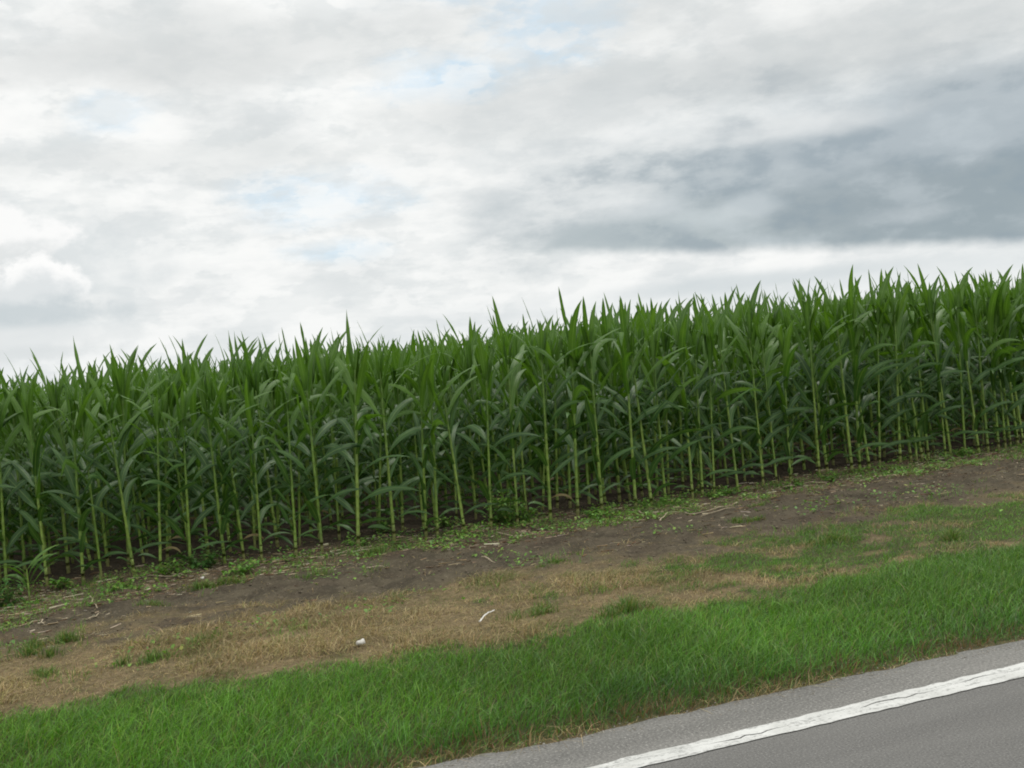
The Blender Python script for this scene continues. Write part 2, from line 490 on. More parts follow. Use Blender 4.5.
# ---------------------------------------------------------------- ground sheet
xs = np.concatenate([[-4000, -1500, -600, -250, -120, -60, -30, -18, -12, -8, -6], np.arange(-4.6, 13.2, .05), [14, 16, 20, 28, 40, 70, 130, 260, 600, 1500, 4000]])
ys = np.concatenate([[-4000, -1500, -500, -150, -60, -25, -12, -7, -5.5, -4.5, -3.2, 0, 3, 4.0], np.arange(4.2, 13.6, .045), [14, 15, 17, 20, 25, 32, 45, 80, 160, 400, 1500, 5000]])
GX, GY = np.meshgrid(xs, ys, indexing='ij')
gz = ground_z(GX, GY)
nx, ny = len(xs), len(ys)
gz = np.where((np.abs(GX) > 100) | (np.abs(GY) > 60), 0.0, gz)
idx = np.arange(nx*ny).reshape(nx, ny)
f = np.stack([idx[:-1, :-1], idx[1:, :-1], idx[1:, 1:], idx[:-1, 1:]], -1).reshape(-1, 4)
zg, zs, zw, zp = zones(GX, GY)
near = GY < -3.2
zg = np.where(near, 1.0, zg)
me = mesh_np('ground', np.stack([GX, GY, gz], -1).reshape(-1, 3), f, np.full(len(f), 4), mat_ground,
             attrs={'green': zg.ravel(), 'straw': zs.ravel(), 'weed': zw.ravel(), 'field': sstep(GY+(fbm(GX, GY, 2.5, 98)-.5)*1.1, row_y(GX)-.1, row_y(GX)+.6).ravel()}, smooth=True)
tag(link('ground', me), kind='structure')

# ---------------------------------------------------------------- road
RX = np.concatenate([[-1500, -300, -80, -20], np.arange(-8, 16, .035), [30, 90, 300, 1500]])
def strip(name, ylo, yhi, z, m_, rows=2, sides=True, thick=0.0):
    n = len(RX)
    V, Fc = [], []
    ylo = np.broadcast_to(ylo, RX.shape); yhi = np.broadcast_to(yhi, RX.shape)
    for k in range(rows):
        t_ = k/(rows-1)
        V.append(np.stack([RX, ylo*(1-t_)+yhi*t_, np.full(n, z)], -1))
    if thick:
        V.append(np.stack([RX, yhi+.02, np.full(n, z-thick)], -1))
        rows += 1
    V = np.concatenate(V)
    i = np.arange(n-1)
    for k in range(rows-1):
        Fc.append(np.stack([k*n+i, k*n+i+1, (k+1)*n+i+1, (k+1)*n+i], -1))
    Fc = np.concatenate(Fc)
    return mesh_np(name, V, Fc, np.full(len(Fc), 4), m_)
rag = lambda s, a, seed: a*(fbm(RX, RX*0, s, seed, 3)-.5)*2
seam = 4.09
edge_y = ROAD_EDGE+rag(1.2, .045, 40)+rag(9, .03, 43)
me = strip('road', -3.3, seam+rag(3, .012, 50), 0.0, mat_road)
tag(link('road', me), kind='structure')
me = strip('shoulder', seam+rag(3, .012, 50), edge_y, 0.0005, mat_shoulder, rows=3, thick=.05)
tag(link('road_shoulder', me), kind='structure')
# edge line, split lengthwise by a wandering crack
crack = LINE_IN+.065+.025*np.clip(RX-1.5, -5, 5)+rag(.9, .035, 60)+rag(4, .03, 63)+rag(20, .018, 66)
cw = np.maximum(.0008, -.005+.0125*fbm(RX, RX*0, 6, 70, 3))
drift = np.clip(RX-1.5, -5, 5)
lo = LINE_IN+.015*drift+rag(16, .009, 73); hi = LINE_OUT+.035*drift+rag(13, .016, 76)+rag(2, .010, 78)
n = len(RX); V = []
for a_, b_ in ((lo, crack-cw), (crack+cw, hi)):
    V += [np.stack([RX, a_, np.full(n, .0045)], -1), np.stack([RX, b_, np.full(n, .0045)], -1)]
V = np.concatenate(V); i = np.arange(n-1)
Fc = np.concatenate([np.stack([q*n+i, q*n+i+1, (q+1)*n+i+1, (q+1)*n+i], -1) for q in (0, 2)])
tag(link('road_marking', mesh_np('road_marking', V, Fc, np.full(len(Fc), 4), mat_paint)), kind='structure')
mat_crack = simple('crack_filler', (.07, .066, .06), (.11, .105, .095), 40)
me = strip('crack', crack-cw-.001, crack+cw+.001, 0.002, mat_crack)
tag(link('road_crack', me), kind='structure')

# ---------------------------------------------------------------- blades (grass, straw)
def blades(name, x, y, h, wd, tint, m_, lean=.35, wind=(.15, 0.0), segs=3, flat=0.0, zoff=-.01):
    n = len(x)
    ang = rng.random(n)*2*math.pi
    ln = rng.random(n)*lean
    bx = np.cos(ang)*ln+wind[0]*rng.random(n); by = np.sin(ang)*ln+wind[1]
    z0 = ground_z(x, y)+zoff
    fa = ang+rng.normal(0, .8, n)+1.57
    wx, wy = np.cos(fa)*wd*.5, np.sin(fa)*wd*.5
    V = []; cnt = 2*segs+1
    out = np.zeros((n, cnt, 3), np.float32)
    for k in range(segs):
        t_ = k/segs
        q = t_**1.8
        zz = h*t_*(1-flat*.5*t_)*(1-.25*np.hypot(bx, by)*t_)
        tap = 1-.55*t_
        cx = x+bx*h*q*1.4; cy = y+by*h*q*1.4
        out[:, 2*k] = np.stack([cx-wx*tap, cy-wy*tap, z0+zz], -1)
        out[:, 2*k+1] = np.stack([cx+wx*tap, cy+wy*tap, z0+zz], -1)
    out[:, -1] = np.stack([x+bx*h*1.5, y+by*h*1.5, z0+h*(1-.35*np.hypot(bx, by))*(1-flat*.5)], -1)
    base = np.arange(n)*cnt
    quads = np.concatenate([np.stack([base+2*k, base+2*k+1, base+2*k+3, base+2*k+2], -1) for k in range(segs-1)])
    tris = np.stack([base+cnt-3, base+cnt-2, base+cnt-1], -1)
    flat_f = np.concatenate([quads.ravel(), tris.ravel()])
    sizes = np.concatenate([np.full(len(quads), 4), np.full(len(tris), 3)])
    tn = np.repeat(tint, cnt, 0)
    return mesh_np(name, out.reshape(-1, 3), flat_f, sizes, m_, attrs={'tint': tn})
def scatter(n, x0, x1, y0, y1):
    return rng.uniform(x0, x1, n), rng.uniform(y0, y1, n)
def tints(n, cols, wts, jit=.15):
    c_ = np.array(cols)[rng.choice(len(cols), n, p=np.array(wts)/sum(wts))]
    return c_*(1+rng.normal(0, jit, (n, 1)))*(1+rng.normal(0, .05, (n, 3)))

def view_keep(x, y, margin=60):
    v = np.stack([x, y, np.full_like(x, -CAM_H+.05)], -1)
    ww = v@fw
    px = 512+F_PX*(v@rt)/ww; py = 384-F_PX*(v@up)/ww
    return px, py
# verge grass
x, y = scatter(430000, -5.0, 13.5, ROAD_EDGE-.03, 10.2)
g, s, wd_, p = zones(x, y)
px, py = view_keep(x, y)
inv = (px > -350) & (px < 1400)
dens = g*(.72+.9*fbm(x, y, 2.2, 30))*(1-.45*p*sstep(fbm(x, y, 4.0, 31), .35, .6))
k = (rng.random(len(x)) < dens*.95) & inv
x, y, g, p = x[k], y[k], g[k], p[k]
hn = fbm(x, y, 1.5, 33)*.6+fbm(x, y, 6, 36)*.4
edge = sstep(y, ROAD_EDGE-.05, ROAD_EDGE+.35)
h = (.045+.105*hn)*(.35+.65*edge)*(1-.45*p)*(.55+.45*sstep(y, y_green(x)+.15, y_green(x)-.5)+.2*p)*rng.uniform(.7, 1.35, len(x))
tn = tints(len(x), [(.105, .255, .022), (.140, .32, .030), (.068, .175, .024), (.20, .35, .05), (.28, .27, .09)], [4, 4, 3, 1.4, .35], .18)
patchy = fbm(x, y, .9, 44)
tn *= (0.60+.65*patchy)[:, None]
low = sstep(y, ROAD_EDGE+.75, ROAD_EDGE+.15)
tn *= 1-low[:, None]*np.array([.22, .16, -.15])*(.6+.8*fbm(x, y, 2.5, 46))[:, None]
dead = rng.random(len(x)) < .75*(1-sstep(y, ROAD_EDGE+.02, ROAD_EDGE+.28))*fbm(x, y, 3, 48)*1.6
tn[dead] = tints(int(dead.sum()), [(.22, .14, .06), (.15, .085, .04)], [1, 1])
me = blades('grass', x, y, h, rng.uniform(.0026, .0052, len(x)), tn, mat_grass, lean=1.0, wind=(.55, .05), segs=3)
tag(link('grass', me), 'bright green verge grass between the road shoulder and the dry strip', 'grass', kind='stuff')
print('grass', len(x))

# dry straw strip
x, y = scatter(420000, -5.0, 14, ROAD_EDGE+.0, 10.8)
g, s, wd_, p = zones(x, y)
px, py = view_keep(x, y)
inv = (px > -350) & (px < 1400)
hn = fbm(x, y, 2.2, 55)
sparse = .05+.26*wd_*fbm(x, y, 3, 57)
fr = 1-sstep(y, ROAD_EDGE+.02, ROAD_EDGE+.16)
k = (rng.random(len(x)) < np.maximum(s*(.95+.6*hn), np.maximum(sparse*(y < row_y(x)+.5)*(1-g)*sstep(y, row_y(x)+.4, row_y(x)), fr*.65))*.9) & inv
x, y, s = x[k], y[k], s[k]
hn = fbm(x, y, 2.2, 55)
h = (.035+.085*sstep(hn, .35, .75))*rng.uniform(.5, 1.7, len(x))*(.45+.55*s)
tn = tints(len(x), [(.38, .295, .145), (.48, .39, .21), (.27, .20, .095), (.22, .225, .075), (.14, .095, .05)], [4, 2.5, 2.5, 1.3, 1], .18)
gm = fbm(x, y, 1.2, 59)
gg = rng.random(len(x)) < .75*sstep(gm*.6+.4*fbm(x, y, 4, 62), .45, .66)*s
tn *= (.62+.7*fbm(x, y, 3.2, 64))[:, None]
tn[gg] = tints(int(gg.sum()), [(.13, .18, .05), (.17, .18, .065)], [1, 1])
me = blades('dry_grass', x, y, h, rng.uniform(.0022, .0048, len(x)), tn, mat_straw, lean=1.5, wind=(.5, 0.0), segs=2, flat=.9)
tag(link('dry_grass', me), 'dead tan grass lying along the strip between soil and green verge', 'dry grass', kind='stuff')
print('straw', len(x))

# crop residue: short bleached bits on soil
def sticks(name, x, y, ln, r, ang, mats, col_=None):
    n = len(x)
    z0 = ground_z(x, y)+r*.6
    ux, uy = np.cos(ang), np.sin(ang)
    out = np.zeros((n, 6, 3)); 
    for e, sg in enumerate((-1, 1)):
        for q in range(3):
            a_ = q*2*math.pi/3+.5
            ox, oz = np.cos(a_)*r, np.sin(a_)*r
            xx, yy = x+ux*ln*.5*sg-uy*ox, y+uy*ln*.5*sg+ux*ox
            out[:, e*3+q] = np.stack([xx, yy, z0+oz+sg*rng.normal(0, .1, n)*ln*.3], -1)
    b_ = np.arange(n)*6
    q_ = np.concatenate([np.stack([b_+i, b_+(i+1) % 3, b_+3+(i+1) % 3, b_+3+i], -1) for i in range(3)])
    return mesh_np(name, out.reshape(-1, 3), q_, np.full(len(q_), 4), mats, attrs={'tint': np.repeat(col_, 6, 0)})
x, y = scatter(60000, -5, 14, 7.0, 15)
g, s, wd_, p = zones(x, y)
k = rng.random(len(x)) < (wd_*1.5*fbm(x, y, 1.6, 66)+.22*sstep(fbm(x, y, 2.5, 68), .42, .66)+.03)*(1-g)*(y > y_weed(x)-1.3)*sstep(y, row_y(x)+.7, row_y(x)+.1)
x, y = x[k], y[k]
tn = tints(len(x), [(.46, .38, .25), (.32, .23, .13), (.20, .12, .07), (.62, .55, .42)], [4, 3, 3, 2], .15)
me = sticks('crop_residue', x, y, rng.uniform(.015, .05, len(x))/rng.uniform(.25, 1, len(x)), rng.uniform(.002, .0055, len(x)), rng.normal(0.1, .6, len(x)), mat_straw, tn)
tag(link('crop_residue', me), 'small bits of old stalk and husk on the soil by the corn', 'crop residue', kind='stuff')
print('residue', len(x))

# gravel crumbs at the shoulder and clods on the soil
def pebbles(name, x, y, r, m_):
    oc = np.array([(1, 0, 0), (-1, 0, 0), (0, 1, 0), (0, -1, 0), (0, 0, 1), (0, 0, -1)], float)
    of = np.array([(0, 2, 4), (2, 1, 4), (1, 3, 4), (3, 0, 4), (2, 0, 5), (1, 2, 5), (3, 1, 5), (0, 3, 5)])
    n = len(x)
    sc = rng.uniform(.6, 1.3, (n, 6, 3))
    out = oc[None]*sc*r[:, None, None]
    a_ = rng.random(n)*6.28; ca, sa = np.cos(a_)[:, None], np.sin(a_)[:, None]
    X = out[..., 0]*ca-out[..., 1]*sa; Y = out[..., 0]*sa+out[..., 1]*ca
    zz = np.where(y < ROAD_EDGE-.02, 0.0, ground_z(x, y))
    out = np.stack([X+x[:, None], Y+y[:, None], out[..., 2]*.55+zz[:, None]+r[:, None]*.12], -1)
    F_ = (of[None]+(np.arange(n)*6)[:, None, None]).reshape(-1, 3)
    return mesh_np(name, out.reshape(-1, 3), F_, np.full(len(F_), 3), m_)
x = rng.uniform(-3, 12, 2600); y = ROAD_EDGE+rng.normal(.0, .055, 2600)-.02
me = pebbles('gravel', x, y, rng.uniform(.0025, .009, 2600), mat_stone)
tag(link('gravel', me), 'loose gravel crumbs along the broken edge of the shoulder', 'gravel', kind='stuff')
mat_clod = simple('soil_clod', (.10, .08, .055), (.17, .14, .10), 40, .95)
x, y = scatter(26000, -4.5, 13.5, 7.0, 12)
g, s, wd_, p = zones(x, y)
k = rng.random(len(x)) < (1-np.clip(g+s, 0, 1))*fbm(x, y, 3, 90)*.9
x, y = x[k], y[k]
me = pebbles('soil_clods', x, y, rng.uniform(.004, .02, len(x))*rng.uniform(.5, 1, len(x)), mat_clod)
tag(link('soil_clods', me), 'dark crumbly clods of bare soil in front of the corn', 'soil', kind='stuff')

# low weed cover at the foot of the corn
def leaflets(name, x, y, z, size, tilt, tint, m_):
    n = len(x)
    a_ = rng.random(n)*6.28
    ux, uy = np.cos(a_), np.sin(a_)
    prof = [(0, 0), (.35, .30), (.75, .22), (1, 0), (.75, -.22), (.35, -.30)]
    out = np.zeros((n, 6, 3))
    for i, (l, s_) in enumerate(prof):
        L = l*size; S = s_*size
        out[:, i] = np.stack([x+ux*L*np.cos(tilt)-uy*S, y+uy*L*np.cos(tilt)+ux*S, z+L*np.sin(tilt)-np.abs(S)*-.25-(l*l)*size*.2], -1)
    F_ = (np.arange(6)[None]+(np.arange(n)*6)[:, None])
    return mesh_np(name, out.reshape(-1, 3), F_, np.full(n, 6), m_, attrs={'tint': np.repeat(tint, 6, 0)})
WGREEN = [(.15, .31, .045), (.10, .23, .04), (.20, .36, .06), (.26, .30, .08)]
x, y = scatter(80000, -4.5, 14, 7.2, 12.0)
g, s, wd_, p = zones(x, y)
cl = fbm(x, y, 2.4, 80)
cl2 = fbm(x, y, 1.3, 84)
pr = wd_*(.05+sstep(cl, .42, .60)*.9)*sstep(y, row_y(x)+.7, row_y(x)+.1)+(1-wd_)*sstep(cl2, .60, .74)*.22*(1-g)
pr *= .5+.5*sstep(x, -2, 4)
k = rng.random(len(x)) < pr
x, y = x[k], y[k]
z = ground_z(x, y)+rng.uniform(.005, .07, len(x))*fbm(x, y, 2.4, 80)
me = leaflets('weed_cover', x, y, z, rng.uniform(.02, .05, len(x)), rng.uniform(-.1, .9, len(x)), tints(len(x), WGREEN, [3, 3, 2, 1]), mat_weed)
tag(link('ground_cover', me), 'low light green weeds creeping over soil at the foot of the corn', 'weeds', kind='stuff')
print('weeds', len(x))
x, y = scatter(110000, -4.5, 14, 7.2, 11.8)
g, s, wd_, p = zones(x, y)
cl = fbm(x, y, 2.0, 95)
pr = np.maximum(wd_*sstep(cl, .47, .64)*.6, s*sstep(cl, .60, .74)*.5)*sstep(y, row_y(x)+.3, row_y(x)-.1)*(1-g)
pr = np.maximum(pr, (1-wd_)*(1-s)*(1-g)*sstep(cl, .66, .76)*.4)
k = rng.random(len(x)) < pr
x, y = x[k], y[k]
me = blades('grass_seedlings', x, y, rng.uniform(.03, .10, len(x)), rng.uniform(.003, .006, len(x)), tints(len(x), WGREEN, [3, 3, 1, 1]), mat_grass, lean=.9, wind=(.2, 0))
tag(link('sparse_grass', me), 'thin scattered green grass sprouting on soil and dry strip', 'grass', kind='stuff')

# ---------------------------------------------------------------- corn
def leaf_geo(length, width, phi0, phi1, az_, z0, r_off, rr, segs=9, bias=.0, power=1.3, lod=0, kink=None, roll=.5):
    """one strap leaf: sheath collar on the stalk, rising, arching, tapering; returns verts, quads, across, along"""
    ux, uy = math.cos(az_), math.sin(az_)
    px, pz = r_off, z0
    V, A, L = [], [], []
    sx = 0.0
    sg = 1 if math.cos(az_) > 0 else -1
    tw0 = sg*roll*rr.uniform(.4, 1.3)*(1 if rr.random() < .78 else -1); tw1 = rr.uniform(-.8, .8)
    swirl = rr.uniform(-.35, .35)
    wob = rr.uniform(0, 6.28)
    dl = length/segs
    hx, hy = 0.0, 0.0
    X, Y, Z = ux*r_off, uy*r_off, z0
    azc = az_
    for k in range(segs+1):
        t_ = k/segs
        phi = phi0+(phi1-phi0)*t_**power
        if kink and t_ > kink: phi = max(phi, 2.3+rr.uniform(-.1, .1))
        if k:
            azc += swirl/segs
            X += math.sin(phi)*math.cos(azc)*dl+bias*dl*t_*1.6*math.sin(phi)
            Y += math.sin(phi)*math.sin(azc)*dl
            Z += math.cos(phi)*dl
        if t_ < .3: wd_ = .5+.5*(t_/.3)**.8
        else: wd_ = max(0.0, 1-((t_-.3)/.7)**2.6)
        wd_ *= width*.5
        tw = tw0+tw1*t_*t_
        # side vector perpendicular to tangent, twisted
        T = (math.sin(phi)*math.cos(azc), math.sin(phi)*math.sin(azc), math.cos(phi))
        S0 = (-math.sin(azc), math.cos(azc), 0)
        N = (T[1]*S0[2]-T[2]*S0[1], T[2]*S0[0]-T[0]*S0[2], T[0]*S0[1]-T[1]*S0[0])
        tw *= min(1, t_*3)
        S = [S0[i]*math.cos(tw)+N[i]*math.sin(tw) for i in range(3)]
        Nn = [-S0[i]*math.sin(tw)+N[i]*math.cos(tw) for i in range(3)]
        fold = .38*(1-t_*.6)
        if lod >= 2:
            pts = [(-1, 0), (1, 0)]
        else:
            pts = [(-1, fold), (0, 0), (1, fold)]
        for (s_, fz) in pts:
            ruf = .12*math.sin(t_*17+wob+s_*1.5)*(1 if s_ else 0)*(0 if lod else 1)
            o_ = wd_*(fz+ruf)
            V.append((X+S[0]*s_*wd_-Nn[0]*o_, Y+S[1]*s_*wd_-Nn[1]*o_, Z+S[2]*s_*wd_-Nn[2]*o_))
            A.append(s_); L.append(t_*length*10)
    m_ = 2 if lod >= 2 else 3
    Q = []
    for k in range(segs):
        for j in range(m_-1):
            a_ = k*m_+j
            Q.append((a_, a_+1, a_+m_+1, a_+m_))
    return V, Q, A, L

def stalk_geo(H, r0_, r1_, nodes, sides=7):
    """jointed stalk: a ring either side of each node plus the node itself"""
    rings = [(0.0-.03, r0_*1.15, 0)]
    for zn in nodes:
        if zn > H-.06: break
        f_ = zn/H
        rr = r0_*(1-f_)+r1_*f_
        rings += [(zn-.018, rr*.97, .2), (zn-.004, rr*1.14, 1), (zn+.008, rr*1.10, .8), (zn+.022, rr*.96, .1), (zn+.07, rr*.95, 0)]
    rings.append((H, r1_*.6, 0))
    V, N_, Hh = [], [], []
    for (z, r, nd) in rings:
        for k in range(sides):
            a_ = k*2*math.pi/sides
            V.append((r*math.cos(a_), r*math.sin(a_), z)); N_.append(nd); Hh.append(z/H)
    Q = []
    for i in range(len(rings)-1):
        for k in range(sides):
            Q.append((i*sides+k, i*sides+(k+1) % sides, (i+1)*sides+(k+1) % sides, (i+1)*sides+k))
    return V, Q, N_, Hh

def corn_spec(rr, H=2.35, dry=False):
    """stalk and leaf parameters for one plant, reused at every level of detail"""
    k = H/2.35
    nodes = []
    z = .05
    while z < 1.95*k:
        nodes.append(z)
        z += (.075+.055*min(1, z/.5))*k*rr.uniform(.9, 1.1)
    plane = rr.normal(0, .6)
    leaves = []
    side = 0
    for i, zn in enumerate(nodes):
        if zn < .10*k: continue
        t_ = zn/(1.95*k)
        side ^= 1
        az_ = plane+side*math.pi+rr.normal(0, .45)
        if t_ < .14:
            ln = rr.uniform(.28, .48); wd_ = rr.uniform(.035, .05); p0, p1 = rr.uniform(.7, 1.2), rr.uniform(1.6, 2.3)
        elif t_ < .40:
            ln = rr.uniform(.50, .72)*(0.8+.6*t_); wd_ = rr.uniform(.060, .082)
            p0, p1 = rr.uniform(.45, .85), rr.uniform(1.0, 1.95)
            if rr.random() < .08: continue
        elif t_ < .64:
            ln = rr.uniform(.58, .82); wd_ = rr.uniform(.07, .095)
            p0, p1 = rr.uniform(.3, .75), rr.uniform(.8, 2.1)
        elif t_ < .84:
            ln = rr.uniform(.72, .92); wd_ = rr.uniform(.07, .095)
            p0, p1 = rr.uniform(.2, .5), rr.uniform(.5, 1.9)
        else:
            ln = rr.uniform(.52, .74); wd_ = rr.uniform(.06, .08)
            p0, p1 = rr.uniform(.05, .22), rr.uniform(.1, .75)
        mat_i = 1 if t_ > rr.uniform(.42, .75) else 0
        kink = rr.uniform(.55, .75) if (rr.random() < .10 and t_ > .4) else None
        if dry and len(leaves) == 1: mat_i = 2; p0 = .9; p1 = 2.9; ln *= .75; wd_ *= .7
        # the lower bare part carries its sheath: leaf leaves the stalk a little above its node
        zz = zn+.07*k*min(1, t_/.3)
        leaves.append(dict(length=ln*k, width=wd_*1.0*k, phi0=p0, phi1=p1, az_=az_, z0=zz, mat=mat_i, kink=kink, power=rr.uniform(1.1, 1.9), roll=.95 if t_ < .66 else .5))
    # whorl: narrow rolled leaves pointing straight up
    for j in range(4):
        leaves.append(dict(length=rr.uniform(.34, .46)*k, width=rr.uniform(.035, .055)*k, phi0=rr.uniform(.0, .14), phi1=rr.uniform(.05, .5), az_=plane+j*2.1+rr.normal(0, .4), z0=1.86*k, mat=1, kink=None, power=1.5))
    return dict(H=1.95*k, nodes=nodes, leaves=leaves, k=k, r=rr.uniform(.0150, .0215)*k, seed=int(rr.integers(1e9)))
LEAF_MATS = [mat_leaf_low, mat_leaf_up, mat_leaf_dry]
def leaf_args(L): return {k: v for k, v in L.items() if k != 'mat'}

N_VAR = 16
protos = []
for v in range(N_VAR):
    rr = np.random.default_rng(500+v)
    spec = corn_spec(rr, H=2.35, dry=(v in (5, 11)))
    V, Q, Nn, Hh = stalk_geo(spec['H'], spec['r'], spec['r']*.55, spec['nodes'])
    sm = mesh_np('stalk', V, Q, np.full(len(Q), 4), mat_stalk, attrs={'node': Nn, 'high': Hh}, smooth=True)
    lms = []
    r2 = np.random.default_rng(spec['seed'])
    for L in spec['leaves']:
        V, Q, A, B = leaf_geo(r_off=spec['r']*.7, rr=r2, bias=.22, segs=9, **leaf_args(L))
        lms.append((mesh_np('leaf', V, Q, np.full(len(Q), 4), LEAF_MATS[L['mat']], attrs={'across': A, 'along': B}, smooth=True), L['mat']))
    protos.append((spec, sm, lms))
print('leaves per plant', [len(p[2]) for p in protos])

ROWS = 4
SP = .76
placed = []      # (row, x, y, variant, rz, scale, tx, ty)
outside = []
for r_ in range(ROWS):
    x = -9.0
    while x < 26:
        x += rng.uniform(.14, .26) if r_ else rng.choice([rng.uniform(.09, .2), rng.uniform(.2, .4)])
        yb = float(row_y(x))+r_*SP+rng.normal(0, .025)
        gap = 1.0
        if r_ < 1 and rng.random() < .04: x += .12
        hs = .89+.0055*float(np.clip(x-3, -7, 9))+float(np.clip(rng.normal(0, .032), -.07, .045))+.15*(float(vnoise(x, yb*.6, 1.5, 77))-.5)
        it = (r_, x, yb, int(rng.integers(N_VAR)), rng.normal(0, .3), hs, rng.normal(0, .022), rng.normal(.012, .045))
        px, py, ww = proj(x, yb, .8)
        lim = 20 if r_ == 0 else 0
        if -lim < px < 1024+lim: placed.append(it)
        else: outside.append(it)
print('placed', len(placed), [sum(1 for p in placed if p[0] == q) for q in range(ROWS)])
if len(placed) > 300:
    outside += placed[300:]
    placed = placed[:300]

ORD = ['next', 'second', 'third', 'fourth', 'fifth', 'sixth', 'seventh', 'eighth', 'ninth', 'tenth', 'eleventh', 'twelfth', 'thirteenth', 'fourteenth', 'fifteenth']
MARKS = [(505, 516, 'the big leafy weed clump'), (205, 556, 'the low dark weed clump at left'), (917, 460, 'the knee-high young corn plant'), (690, 500, 'the long curved bleached stalk'), (345, 549, 'the small weed tuft left of centre')]
MARKS = [(at(a_, b_)[0], t_) for a_, b_, t_ in MARKS]
front = sorted([p for p in placed if p[0] == 0], key=lambda p: p[1])
xs_f = [p[1] for p in front]
def front_label(i):
    p = front[i]
    best = min(MARKS, key=lambda m_: abs(m_[0]-p[1]))
    if i < 5: rel = ('leftmost' if i == 0 else ORD[i]+' from the left edge')
    elif len(front)-1-i < 5: rel = ('rightmost' if len(front)-1-i == 0 else ORD[len(front)-1-i]+' from the right edge')
    elif p[1] > best[0]:
        k_ = sum(1 for q in xs_f if best[0] < q <= p[1]); rel = ORD[k_-1].replace('next', 'first')+' to the right of '+best[1]
    else:
        k_ = sum(1 for q in xs_f if p[1] <= q <= best[0]); rel = ORD[k_-1].replace('next', 'first')+' to the left of '+best[1]
    look = ('tall ' if p[5]-.0055*(p[1]-3) > .955 else 'short ' if p[5]-.0055*(p[1]-3) < .83 else '')
    return f'{look}front-row corn plant, {rel}'
flab = {id(p): front_label(i) for i, p in enumerate(front)}
ROWLAB = ['', 'corn plant of the second row, stalk glimpsed just behind the front row', 'corn plant of the third row, mostly hidden behind two rows',
          'corn plant of the fourth row, only dark stalk and top showing through']
ROWGRP = ['corn plants in the front row', 'corn plants in the second row', 'corn plants in the third row', 'corn plants in the fourth row']
for p in placed:
    r_, x, yb, v, rz, hs, tx, ty = p
    root = empty('corn_plant', (x, yb, float(ground_z(np.array([x]), np.array([yb]))[0])), rz, hs)
    root.rotation_euler = (tx, ty, rz)
    tag(root, flab[id(p)] if r_ == 0 else ROWLAB[r_], 'corn plant', ROWGRP[r_])
    spec, sm, lms = protos[v]
    link('stalk', sm, root)
    for lm, mi in lms:
        o = link('leaf', lm, root)
        if mi == 2: o['label'] = 'dried yellow-brown lower leaf'

# the rest of the field, as one mass (the far rows at lower detail)
def mass_proto(v, lod):
    spec = protos[v][0]
    r2 = np.random.default_rng(spec['seed'])
    VV, QQ, AA, BB, NN, HH, MI = [], [], [], [], [], [], []
    V, Q, Nn, Hh = stalk_geo(spec['H'], spec['r'], spec['r']*.55, spec['nodes'] if lod < 1 else [], sides=4)
    VV += V; QQ += Q; NN += Nn; HH += Hh; AA += [0]*len(V); BB += [0]*len(V); MI += [0]*len(Q)
    for L in spec['leaves']:
        V, Q, A, B = leaf_geo(r_off=spec['r']*.7, rr=r2, bias=.22, segs=6 if lod < 2 else 5, lod=lod, **leaf_args(L))
        o_ = len(VV)
        VV += V; QQ += [tuple(i+o_ for i in q) for q in Q]; AA += A; BB += B; NN += [0]*len(V); HH += [0]*len(V); MI += [1+L['mat']]*len(Q)
    return [np.array(q) for q in (VV, QQ, AA, BB, NN, HH, MI)]
mp_ = {(v, l): mass_proto(v, l) for v in range(N_VAR) for l in (1, 2)}
items = [(p, 1 if -3 < p[1] < 14 else 2) for p in outside]
for r_ in range(ROWS, 30):
    x = -11.0
    xe = 30 if r_ < 12 else 40
    while x < xe:
        x += rng.uniform(.16, .26)
        yb = float(row_y(x))+r_*SP+rng.normal(0, .03)
        hs = .89+.0055*float(np.clip(x-3, -7, 9))+float(np.clip(rng.normal(0, .035), -.07, .05))+.15*(float(vnoise(x, yb*.6, 1.5, 77))-.5)
        items.append(((r_, x, yb, int(rng.integers(N_VAR)), rng.normal(0, .3), hs, 0, 0), 1 if r_ < 7 else 2))
VV, QQ, AA, BB, NN, HH, MI = [], [], [], [], [], [], []
off = 0
for (r_, x, yb, v, rz, hs, tx, ty), lod in items:
    V, Q, A, B, Nn, Hh, Mi = mp_[(v, lod)]
    c_, s_ = math.cos(rz)*hs, math.sin(rz)*hs
    VV.append(np.stack([V[:, 0]*c_-V[:, 1]*s_+x+V[:, 2]*ty, V[:, 0]*s_+V[:, 1]*c_+yb-V[:, 2]*tx, V[:, 2]*hs+.02], -1))
    QQ.append(Q+off); off += len(V)
    AA.append(A); BB.append(B); NN.append(Nn); HH.append(Hh); MI.append(Mi)
Q = np.concatenate(QQ)
me = mesh_np('cornfield', np.concatenate(VV), Q, np.full(len(Q), 4), [mat_stalk]+LEAF_MATS, mat_idx=np.concatenate(MI),
             attrs={'across': np.concatenate(AA), 'along': np.concatenate(BB), 'node': np.concatenate(NN), 'high': np.concatenate(HH)}, smooth=True)
tag(link('cornfield', me), 'deep rows of green corn filling the field behind the front rows', 'cornfield', kind='stuff')
print('mass plants', len(items), 'quads', len(Q))

